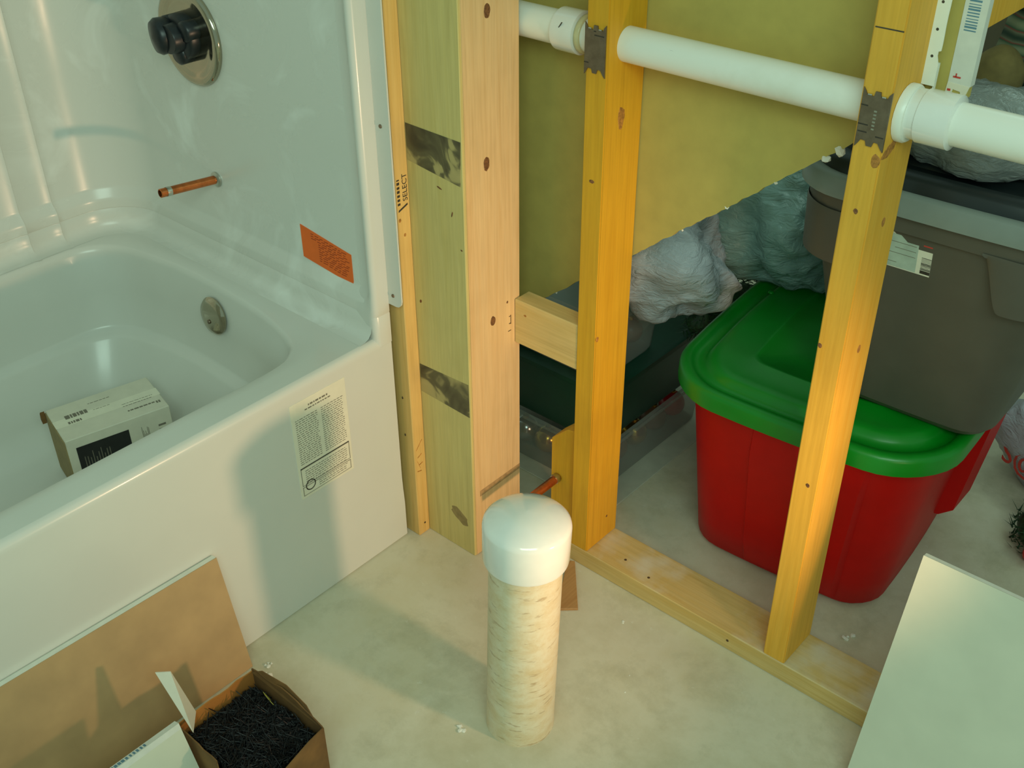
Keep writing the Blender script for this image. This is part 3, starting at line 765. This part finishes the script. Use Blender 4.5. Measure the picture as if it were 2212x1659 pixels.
# paper label on the tote's sloping front
mm = frame((13.7, 6.92, 29.1), (1, .035, 0), (0, -.15, 1))
lb = obj('paper_label', lbox(mm, 0, 3.3, -2.25, 0, -.02, .03), M['paper'], gr, label='white paper label with barcode')
bm = bmesh.new()
for k in range(12): lbox(mm, 2.75, 3.3, -1.15 - k * .075, -1.15 - k * .075 + random.Random(k).choice((.02, .035, .05)), .03, .036, bm)
lbox(mm, 2.75, 3.3, -2.15, -1.98, .03, .036, bm)
obj('barcode', bm, M['ink'], lb)
obj('red_printing', lbox(mm, 2.75, 3.25, -.4, -.2, .03, .036), M['ink_red'], lb)
bm = lbox(mm, .05, 2.5, -2.2, -.1, .03, .034)
obj('picture', bm, plain('pale_print', lin(176, 190, 176), .6), lb)
bm = bmesh.new()
for a in ((.1, 2.4, -.6), (.1, 2.4, -1.3), (.1, 1.4, -1.9), (1.2, 2.4, -.95)):
    lbox(mm, a[0], a[1], a[2], a[2] + .03, .034, .04, bm)
obj('picture_lines', bm, M['ink_mid'], lb)

# bins at the left of the storage space
obj('floor_mat', box(-22, -2.4, 5.6, 32, .0, .12, .05), M['mat'], label='thin pale vinyl mat on the floor under the stacked bins', cat='mat')
def bin_(label, x0, x1, y0, y1, z0, z1, flare, mat, name='storage_bin', r=1.2):
    t = thing(name, ((x0 + x1) / 2, (y0 + y1) / 2, z0), label, 'bin')
    cx, cy = (x0 + x1) / 2, (y0 + y1) / 2; W, D = x1 - x0, y1 - y0
    rg = [rrect(cx, cy, W - 2 * flare, D - 2 * flare, r, z0, 5), rrect(cx, cy, W - 2 * flare + .3, D - 2 * flare + .3, r, z0 + .3, 5), rrect(cx, cy, W, D, r, z1 - .4, 5)]
    return t, rg, cx, cy, W, D
t, rg, cx, cy, W, D = bin_('clear lidless bin of baubles on the mat, lowest of the stacked bins', -20, -3.9, 6.6, 21.5, .14, 4.9, .5, None)
obj('body', loft(rg, True, True, False), M['clear'], t, smooth=True, auto=40)
obj('rim', loft([rrect(cx, cy, W + a, D + a, 1.3, z, 5) for a, z in ((-.1, 4.5), (.5, 4.5), (.5, 4.8), (.1, 4.9), (-.2, 4.9), (-.2, 4.5))], True), M['clear'], t, smooth=True, auto=40)
def bauble(cx_, cy_, cz_, r, key, grp, lab):
    t = thing('bauble', (cx_, cy_, cz_ - r), lab, 'bauble', grp)
    bm = bmesh.new(); bmesh.ops.create_uvsphere(bm, u_segments=18, v_segments=12, radius=r)
    bmesh.ops.translate(bm, vec=(cx_, cy_, cz_), verts=bm.verts)
    obj('ball', bm, M[key], t, smooth=True)
    obj('hanger_cap', lathe([(r * .22, 0), (r * .22, r * .2), (.01, r * .22)], (cx_, cy_, cz_ + r * .96), (0, 0, 1), 10), M['gold'], t)
rnd = random.Random(21)
KN = {'redball': 'red', 'gold': 'gold', 'silver': 'silver', 'brownball': 'brown'}
def fill(x0, x1, y0, y1, z, grp, keys, where, nx, ny, r=1.15):
    for i in range(nx):
        for j in range(ny):
            k = keys[(i * 3 + j * 5 + (i * j) % 3) % len(keys)]
            bauble(x0 + (x1 - x0) * (i + .5) / nx, y0 + (y1 - y0) * (j + .5) / ny, z + r, r * .98, k, grp + ', ' + KN[k], 'small %s bauble seen through the side of %s' % (KN[k], where))
fill(-19, -4.7, 7.3, 9.7, .5, 'baubles in the lowest bin', ['brownball', 'silver', 'redball', 'brownball', 'gold'], 'the lowest clear bin', 6, 1)
fill(-7.2, -4.7, 9.8, 20.8, .5, 'baubles in the lowest bin', ['brownball', 'gold', 'brownball', 'redball'], 'the lowest clear bin', 1, 4)
t, rg, cx, cy, W, D = bin_('dark green bin in the middle of the stack, between the clear bins', -20.5, -3.6, 6.4, 24, 4.95, 10.6, .7, None)
obj('body', loft(rg + [rrect(cx, cy, W + .6, D + .6, 1.5, 10.1, 5), rrect(cx, cy, W + .6, D + .6, 1.5, 10.5, 5), rrect(cx, cy, W - .2, D - .2, 1.3, 10.6, 5)], True, True, True), M['darkgreen'], t, smooth=True, auto=40)
t, rg, cx, cy, W, D = bin_('clear bin of red and silver baubles on top of the dark green bin', -19, -4.1, 6.6, 14.4, 10.65, 16.1, .5, None)
obj('body', loft(rg, True, True, False), M['clear'], t, smooth=True, auto=40)
obj('lid', loft([rrect(cx, cy, W + a, D + a, 1.3, z, 5) for a, z in ((-.1, 15.6), (.5, 15.6), (.55, 15.9), (.3, 16.1), (-.8, 16.1), (-1, 15.9))], True, False, True), M['clear'], t, smooth=True, auto=40)
fill(-18.4, -4.7, 7.3, 9.5, 11.0, 'baubles in the upper bin', ['redball', 'brownball', 'silver', 'redball', 'brownball'], 'the upper clear bin', 7, 1, 1.0)
fill(-7.2, -4.9, 9.6, 13.6, 11.0, 'baubles in the upper bin', ['silver', 'brownball'], 'the upper clear bin', 1, 2, 1.0)

# crumpled film bags
def bag(cx_, cy_, cz_, rx, ry, rz, seed, zmin, amp=.22, sub=5, fr=.2, ang=0):
    bm = bmesh.new(); bmesh.ops.create_icosphere(bm, subdivisions=sub, radius=1)
    off = Vector((seed * 7.3, seed * 3.1, seed * 5.7))
    for v in bm.verts:
        d = v.co.copy(); p = Vector((d.x * rx, d.y * ry, d.z * rz))
        a = noise.noise(p * fr + off); b = abs(noise.noise(p * fr * 2.1 + off * 2)); c = abs(noise.noise(p * fr * 5 + off * 3))
        k = 1 + amp * (a * 1.3 - b * .7 - c * .3)
        x, y, z = p.x * k, p.y * k, p.z * k
        x, y = x * math.cos(ang) - y * math.sin(ang), x * math.sin(ang) + y * math.cos(ang)
        v.co = Vector((cx_ + x, cy_ + y, max(cz_ + z, zmin + .12 * b)))
    return bm
obj('plastic_bag', bag(-4.0, 11.2, 20.2, 7.2, 5.0, 5.2, 1, 16.15, .3), M['bag_white'], smooth=True, label='crumpled white plastic bag lying on the upper clear bin', cat='bag')
obj('plastic_bag', bag(1.2, 22.0, 20.4, 6.3, 6.6, 5.2, 2, 16.4, .3, ang=.2), M['bag_blue'], smooth=True, label='translucent bluish plastic bag between the white bag and the grey tote', cat='bag')
obj('plastic_bag', bag(16.6, 12.0, 33.7, 6.4, 4.9, 3.0, 3, 32.66, .3), M['bag_gray'], smooth=True, label='shiny grey plastic bag spread on the dark tote lid', cat='bag')
# garland behind the bins
t = thing('garland', (-2, 20, 10.7), 'dark green tinsel garland heaped between the bins and the red tote', 'garland')
bm = bmesh.new(); rnd = random.Random(8)
for k in range(900):
    a = rnd.random() * 2 * PI; rr_ = rnd.random() ** .5; h = rnd.random()
    c = Vector((-1.9 + 2.6 * rr_ * math.cos(a) * .8, 19.2 + 4.6 * rr_ * math.sin(a), 11.3 + 4.4 * h * (1 - .5 * rr_ ** 2)))
    d = Vector((rnd.uniform(-1, 1), rnd.uniform(-1, 1), rnd.uniform(-.6, 1))).normalized() * rnd.uniform(.6, 1.1)
    s_ = d.cross(Vector((0.3, .2, 1))).normalized() * .07
    vv = [bm.verts.new(c - s_), bm.verts.new(c + s_), bm.verts.new(c + d)]
    bm.faces.new(vv)
obj('needles', bm, M['garland'], t, kind='stuff')
obj('core', bag(-2.0, 19.2, 12.9, 1.9, 4.0, 1.9, 5, 10.72, .3, 4), M['garland'], t, smooth=True)

# bundle on top right: striped blanket and a cushion
bl = thing('blanket', (20, 20, 32.7), 'rolled blanket with green and red stripes above the grey tote', 'blanket')
for k, (y, z, r) in enumerate(((22.3, 35.9, 3.2), (25.0, 39.9, 2.3), (20.8, 39.6, 1.6))):
    rings = []
    for i in range(12):
        x = 13.6 + i * 1.0; q = r * (1 - .25 * max(0, (1 - i) * .9))
        rings.append([(x + .15 * math.sin(3 * t_), y + q * math.cos(t_) * (1 + .07 * noise.noise(Vector((x * .4, math.cos(t_), math.sin(t_) + k)))),
                       z + q * math.sin(t_) * (1 + .07 * noise.noise(Vector((x * .4, math.sin(t_), k))))) for t_ in [2 * PI * j / 28 for j in range(28)]])
    obj('roll', loft(rings, True, True, True), M['stripes'], bl, smooth=True, auto=60)
obj('cushion', bag(14.7, 18.0, 34.8, 1.5, 1.4, 1.9, 9, 32.9, .1, 4), M['cushion'], smooth=True, label='small olive brown cushion in front of the striped blanket', cat='cushion')
obj('ceiling_brace', box(15.1, 16.6, 4.3, 45, 40.0, 43.5, .06), M['stud_orange2'], label='orange wood brace in the top right corner above the blanket', cat='board')

# things on the floor beyond the red tote
wb = thing('shopping_bag', (21, 31, 0), 'white shopping bag with red swirl print on the floor behind the red tote', 'bag')
obj('film', bag(21.6, 31.4, 4.4, 4.2, 3.6, 4.9, 12, .05, .25), M['bag_white'], wb, smooth=True)
t = frame((18.6, 28.7, 2.6), (.9, -.42, .1), (0, 0, 1))
obj('red_lettering', text_bm('S@', 2.4, t, .04), M['ink_red'], wb)
t = thing('artificial_wreath', (24.5, 25, 0), 'dark green artificial greenery at the right edge on the floor', 'wreath')
bm = bmesh.new(); rnd = random.Random(18)
for k in range(900):
    a = rnd.random() * 2 * PI; rr_ = rnd.random() ** .5; h = rnd.random()
    c = Vector((24.4 + 2.6 * rr_ * math.cos(a), 23.9 + 2.6 * rr_ * math.sin(a), .15 + 4.2 * h * (1 - .4 * rr_)))
    d = Vector((rnd.uniform(-1, 1), rnd.uniform(-1, 1), rnd.uniform(0, 1))).normalized() * rnd.uniform(.5, 1.0)
    s_ = d.cross(Vector((0.3, .2, 1))).normalized() * .08
    bm.faces.new([bm.verts.new(c - s_), bm.verts.new(c + s_), bm.verts.new(c + d)])
obj('needles', bm, M['garland'], t, kind='stuff')
obj('core', bag(24.4, 23.9, 2.0, 2.1, 2.1, 1.9, 15, .05, .3, 4), M['garland'], t, smooth=True)
obj('berry', bag(24.0, 21.6, .75, .6, .6, .6, 4, .1, .05, 3), M['redball'], t, smooth=True)

# ------------------------------------------------------------------ loose drywall pieces
# right: pale offcut leaning back against the stud wall
B = Vector((22.75, -4.75, 0.02)); T = Vector((22.35, -.62, 15.4))
up_ = (T - B); hgt = up_.length
mm = frame(B, (1, .012, 0), up_)
t = thing('drywall_offcut', B.copy(), 'pale drywall offcut leaning against the stud wall at the right edge', 'drywall')
core = lbox(mm, 0.0, 26, 0, hgt, -.42, -.06); obj('core', core, M['gypsum'], t)
obj('face_paper', lbox(mm, -.01, 26, 0, hgt + .01, -.06, 0), M['drywall_face'], t)
# left: brown backed sheet leaning on the apron
def slab(name, B, u, v, poly, t0, t1, mat, parent):
    return obj(name, xf(prism(poly, 'z', t0, t1), frame(B, u, v)), mat, parent)
B = Vector((-10.75, -21.75, 0.03)); T = Vector((-11.95, -22.0, 9.16))
vv = Vector((T.x - B.x, 0, T.z - B.z)); hh = vv.length
t = thing('drywall_offcut', B, 'brown-backed drywall offcut leaning against the tub apron, bottom left', 'drywall')
slab('backing_paper', B, (0, -1, 0), vv, [(0, 0), (30, 0), (30, hh + .8), (.3, hh)], 0, .05, M['kraft_pink'], t)
slab('core', B, (0, -1, 0), vv, [(.0, 0), (30, 0), (30, hh + .8), (.3, hh)], .05, .42, M['gypsum'], t)
slab('face_paper', B, (0, -1, 0), vv, [(.0, 0), (30, 0), (30, hh + .8), (.3, hh)], .42, .47, M['drywall_face'], t)
# small foreground offcut with its taped end upwards
B = Vector((-3.0, -29.9, 0.03)); vv = Vector((-2.4, 0, 6.25)); hh = vv.length
t = thing('drywall_offcut', B, 'small pale drywall offcut with a taped top edge beside the box of screws', 'drywall')
slab('face_paper', B, (0, -1, 0), vv, [(0, 0), (16, 0), (16, hh), (0, hh)], 0, .05, M['drywall_face'], t)
slab('core', B, (0, -1, 0), vv, [(0, 0), (16, 0), (16, hh - .02), (0, hh - .02)], .05, .45, M['gypsum'], t)
slab('edge_tape', B, (0, -1, 0), vv, [(-.0, hh - .35), (16, hh - .35), (16, hh + .02), (-.0, hh + .02)], -.015, .46, M['end_tape'], t)
mm = frame(B, (0, -1, 0), vv); bm = bmesh.new(); rnd = random.Random(4)
for k in range(10): lbox(mm, 2.0 + k * .22, 2.1 + k * .22 + rnd.uniform(0, .08), hh + .02, hh + .03, .08, .36, bm)
obj('blue_printing', bm, M['ink_blue'], t)

# ------------------------------------------------------------------ open box of screws
t = thing('screw_box', Vector((-3.4, -26.9, 0)), 'open torn cardboard box full of black screws on the floor', 'box')
bx0, bx1, by0, by1, bh = -6.5, -.1, -29.6, -24.2, 5.0
def torn(a, b, h0, n, amp, seed, hump=0.0):
    q = random.Random(seed); out = []
    for k in range(n + 1):
        f = k / n; out.append((a + (b - a) * f, h0 + q.uniform(-amp, amp) + hump * math.sin(PI * f)))
    return out
def wallp(name, axis, c0, c1, a, b, seed, mat, hump=0, amp=.08):
    e_ = torn(a, b, bh, 9, amp, seed, hump)
    return obj(name, prism([(a, 0.04)] + e_ + [(b, .04)], axis, c0, c1), mat, t)
wallp('back_wall', 'y', by1 - .08, by1, bx0, bx1, 2, M['card_dark'], .55, .12)
wallp('side_wall', 'x', bx0, bx0 + .08, by0, by1, 3, M['card'])
wallp('front_wall', 'y', by0, by0 + .08, bx0, -2.7, 5, M['card_dark'])
# the right side has splayed outwards, so the box widens towards the photographer
FP = [(-6.5, -24.2), (-.1, -24.2), (1.1, -31.4), (-2.3, -29.75), (-2.7, -29.6), (-6.5, -29.6)]
def inside(x, y, m_=.2):
    if not (bx0 + m_ < x and y < by1 - m_): return False
    if x > -.1 + (by1 - y) * (1.2 / 7.2) - m_: return False
    if x < -2.5: return y > by0 + m_
    return y > -29.75 - (x + 2.5) * (1.65 / 3.6) + m_
obj('bottom', prism(FP, 'z', .02, .1), M['card_dark'], t)
# outer flap, white printed side showing
def sheet(name, pts, th, mat, parent):
    p = [Vector(x) for x in pts]; n = (p[1] - p[0]).cross(p[2] - p[0]).normalized() * th
    bm = bmesh.new(); A = [bm.verts.new(x) for x in p]; B_ = [bm.verts.new(x + n) for x in p]
    bm.faces.new(A); bm.faces.new(B_[::-1]); k = len(p)
    for i in range(k): bm.faces.new((A[i], A[(i + 1) % k], B_[(i + 1) % k], B_[i]))
    bmesh.ops.recalc_face_normals(bm, faces=bm.faces)
    return obj(name, bm, mat, parent)
sheet('side_wall', [(-.1, -24.2, .04), (-.1, -24.2, 4.95), (.1, -25.4, 5.05), (.45, -27.5, 4.9), (.8, -29.6, 5.0), (1.1, -31.4, 4.95), (1.1, -31.4, .04)], .07, M['card_dark'], t)
sheet('front_wall', [(-2.65, -29.62, .04), (-2.65, -29.62, 4.9), (-.6, -30.6, 4.6), (1.1, -31.4, 4.8), (1.1, -31.4, .04)], .07, M['card_dark'], t)
fl_ = sheet('flap', [(-6.4, -28.3, 5.0), (-7.4, -28.7, 8.0), (-8.0, -29.3, 8.0), (-5.3, -29.25, 5.0)], .06, M['card_white'], t)
sheet('flap', [(-6.45, -24.3, 4.9), (-.5, -24.25, 4.9), (-1.6, -24.05, 5.5), (-3.4, -24.0, 5.8), (-5.6, -24.1, 5.45)], .06, M['card_dark'], t)
obj('yellow_scrap', disc((-4.3, -24.75, 4.55), (1, 0, -.4), (0, -.6, 1), .6, .16, .03, 8, .4), M['yellow'], t)
# heap of screws
bm = bmesh.new(); rnd = random.Random(31)
def scr(c, d, L=1.0):
    d = d.normalized(); u = d.orthogonal().normalized(); v = d.cross(u)
    prev = None
    for s_, r in ((0, .1), (.05, .09), (.13, .032), (.85 * L, .032), (L, .004)):
        cur = [bm.verts.new(c + d * s_ + (u * math.cos(a) + v * math.sin(a)) * r) for a in (0, 2 * PI / 5, 4 * PI / 5, 6 * PI / 5, 8 * PI / 5)]
        if prev:
            for i in range(5): bm.faces.new((prev[i], prev[(i + 1) % 5], cur[(i + 1) % 5], cur[i]))
        else: bm.faces.new(cur[::-1])
        prev = cur
for k in range(5200):
    x = rnd.uniform(bx0 + .3, 1.0); y = rnd.uniform(-31.2, by1 - .3)
    if not inside(x, y, .3): continue
    hx = 4.1 + .35 * math.sin((x - bx0) / 7.4 * PI)
    z = hx - rnd.random() ** 2 * .7
    d = Vector((rnd.uniform(-1, 1), rnd.uniform(-1, 1), rnd.uniform(-.5, .35)))
    c = Vector((x, y, z)); e = c + d.normalized() * 1.25
    if not inside(e.x, e.y, .12): d = Vector((-3.45 - x, -26.9 - y, rnd.uniform(-.4, .3)))
    scr(c, d)
bmesh.ops.recalc_face_normals(bm, faces=bm.faces)
obj('screws', bm, M['screw_black'], t, kind='stuff')
obj('screw_bed', prism([(-6.35, -24.35), (-.25, -24.35), (.85, -31.1), (-2.3, -29.6), (-2.7, -29.45), (-6.35, -29.45)], 'z', .12, 3.3), M['screw_black'], t)

# ------------------------------------------------------------------ carton lying in the tub
t = thing('carton', Vector((-30.8, -17.8, 4.3)), 'white printed carton with a black panel standing inside the bathtub', 'box')
mmc = Matrix.Translation((-30.8, -17.9, 4.36)) @ Matrix.Rotation(math.radians(-13), 4, 'Z')
obj('body', xf(box(-2.35, 2.35, -3.8, 3.8, 0, 5.15, .05), mmc), M['card_white'], t)
obj('end_flap', xf(box(-2.3, 2.3, -3.88, -3.8, .05, 5.0), mmc), plain('bare_card_end', lin(150, 132, 92), .85, var=.05), t)
obj('end_flap', xf(prism([(-2.4, 5.0), (-2.1, 5.3), (-2.2, 4.2), (-2.6, 4.4)], 'y', -4.2, -3.9), mmc), M['card_dark'], t)
obj('black_panel', xf(box(2.35, 2.37, -3.2, .6, 1.0, 4.35), mmc), M['black_card'], t)
bm = bmesh.new(); rnd = random.Random(9)
for k in range(10):
    y = -2.8 + k * .2; bbox(bm, 2.37, 2.38, y, y + .05, 1.6, 1.6 + rnd.uniform(1.5, 2.2))
obj('panel_lettering', xf(bm, mmc), M['ink_mid'], t, kind='stuff')
bm = bmesh.new()
for k in range(7): bbox(bm, 2.35, 2.365, 1.5 + k * .08, 1.53 + k * .08, 1.2, 4.2 - rnd.random())
for k in range(5): bbox(bm, 2.35, 2.365, 2.75, 3.3, 2.2 + k * .38, 2.2 + k * .38 + .16)
obj('side_print', xf(bm, mmc), M['ink_mid'], t, kind='stuff')
bm = bmesh.new()
for (x, y, l, h) in ((1.2, 1.1, 2.0, .14), (.5, 1.0, 2.2, .05), (.2, 1.0, 2.3, .05), (-.8, -2.9, 1.6, .5), (.1, -2.9, 1.0, .3), (-1.4, -1.0, 1.6, .05), (-.4, -.9, 1.2, .05), (1.2, 3.2, .3, .3)):
    y_ = y
    while y_ < y + l:
        q_ = rnd.uniform(.1, .35); bbox(bm, x, x + h, y_, min(y_ + q_, y + l), 5.15, 5.163); y_ += q_ + .06
obj('top_print', xf(bm, mmc), M['ink_mid'], t, kind='stuff')
obj('tape', xf(box(-.5, .5, -3.83, 3.83, 5.15, 5.158), mmc), M['paper'], t)
obj('wood_chip', xf(prism([(-.5, -.4), (.5, -.35), (.3, .4), (-.2, .55)], 'z', 0, .5, .04), Matrix.Translation((-28.6, -26.6, 4.35))), M['yellow'], label='small yellow-brown scrap on the tub bottom at the left edge', cat='scrap')

# ------------------------------------------------------------------ shim and crumbs on the floor
t = thing('wood_shim', Vector((0, -2.0, 0)), 'thin brown wood shim lying on the floor behind the capped standpipe', 'shim')
obj('strip', prism([(1.15, -4.75), (2.25, -3.75), (-.9, -.15), (-1.35, -.45)], 'z', .01, .22, .03), M['shim_wood'], t)
rnd = random.Random(77)
for i, (x, y, r) in enumerate(((5.2, -2.5, .16), (3.4, -20.6, .16), (3.1, -16.5, .3), (13.6, -12.1, .1), (8.4, -6.1, .12), (9.0, -7.4, .1), (-9.6, -21.9, .4), (-10.2, -20.9, .25), (17.5, 6.3, .3))):
    bm = bmesh.new()
    for k in range(4 if r > .15 else 1):
        merge(bm, crumb(x + rnd.uniform(-r, r) * (k > 0), y + rnd.uniform(-r, r) * (k > 0), r * .25, r * rnd.uniform(.4, .7), i * 7 + k))
    for v in bm.verts: v.co.z = max(v.co.z * .6, .005)
    obj('plaster_crumb', bm, M['gypsum'], label='tiny crumb of white plaster on the concrete floor', cat='crumb', group='plaster crumbs on the floor')
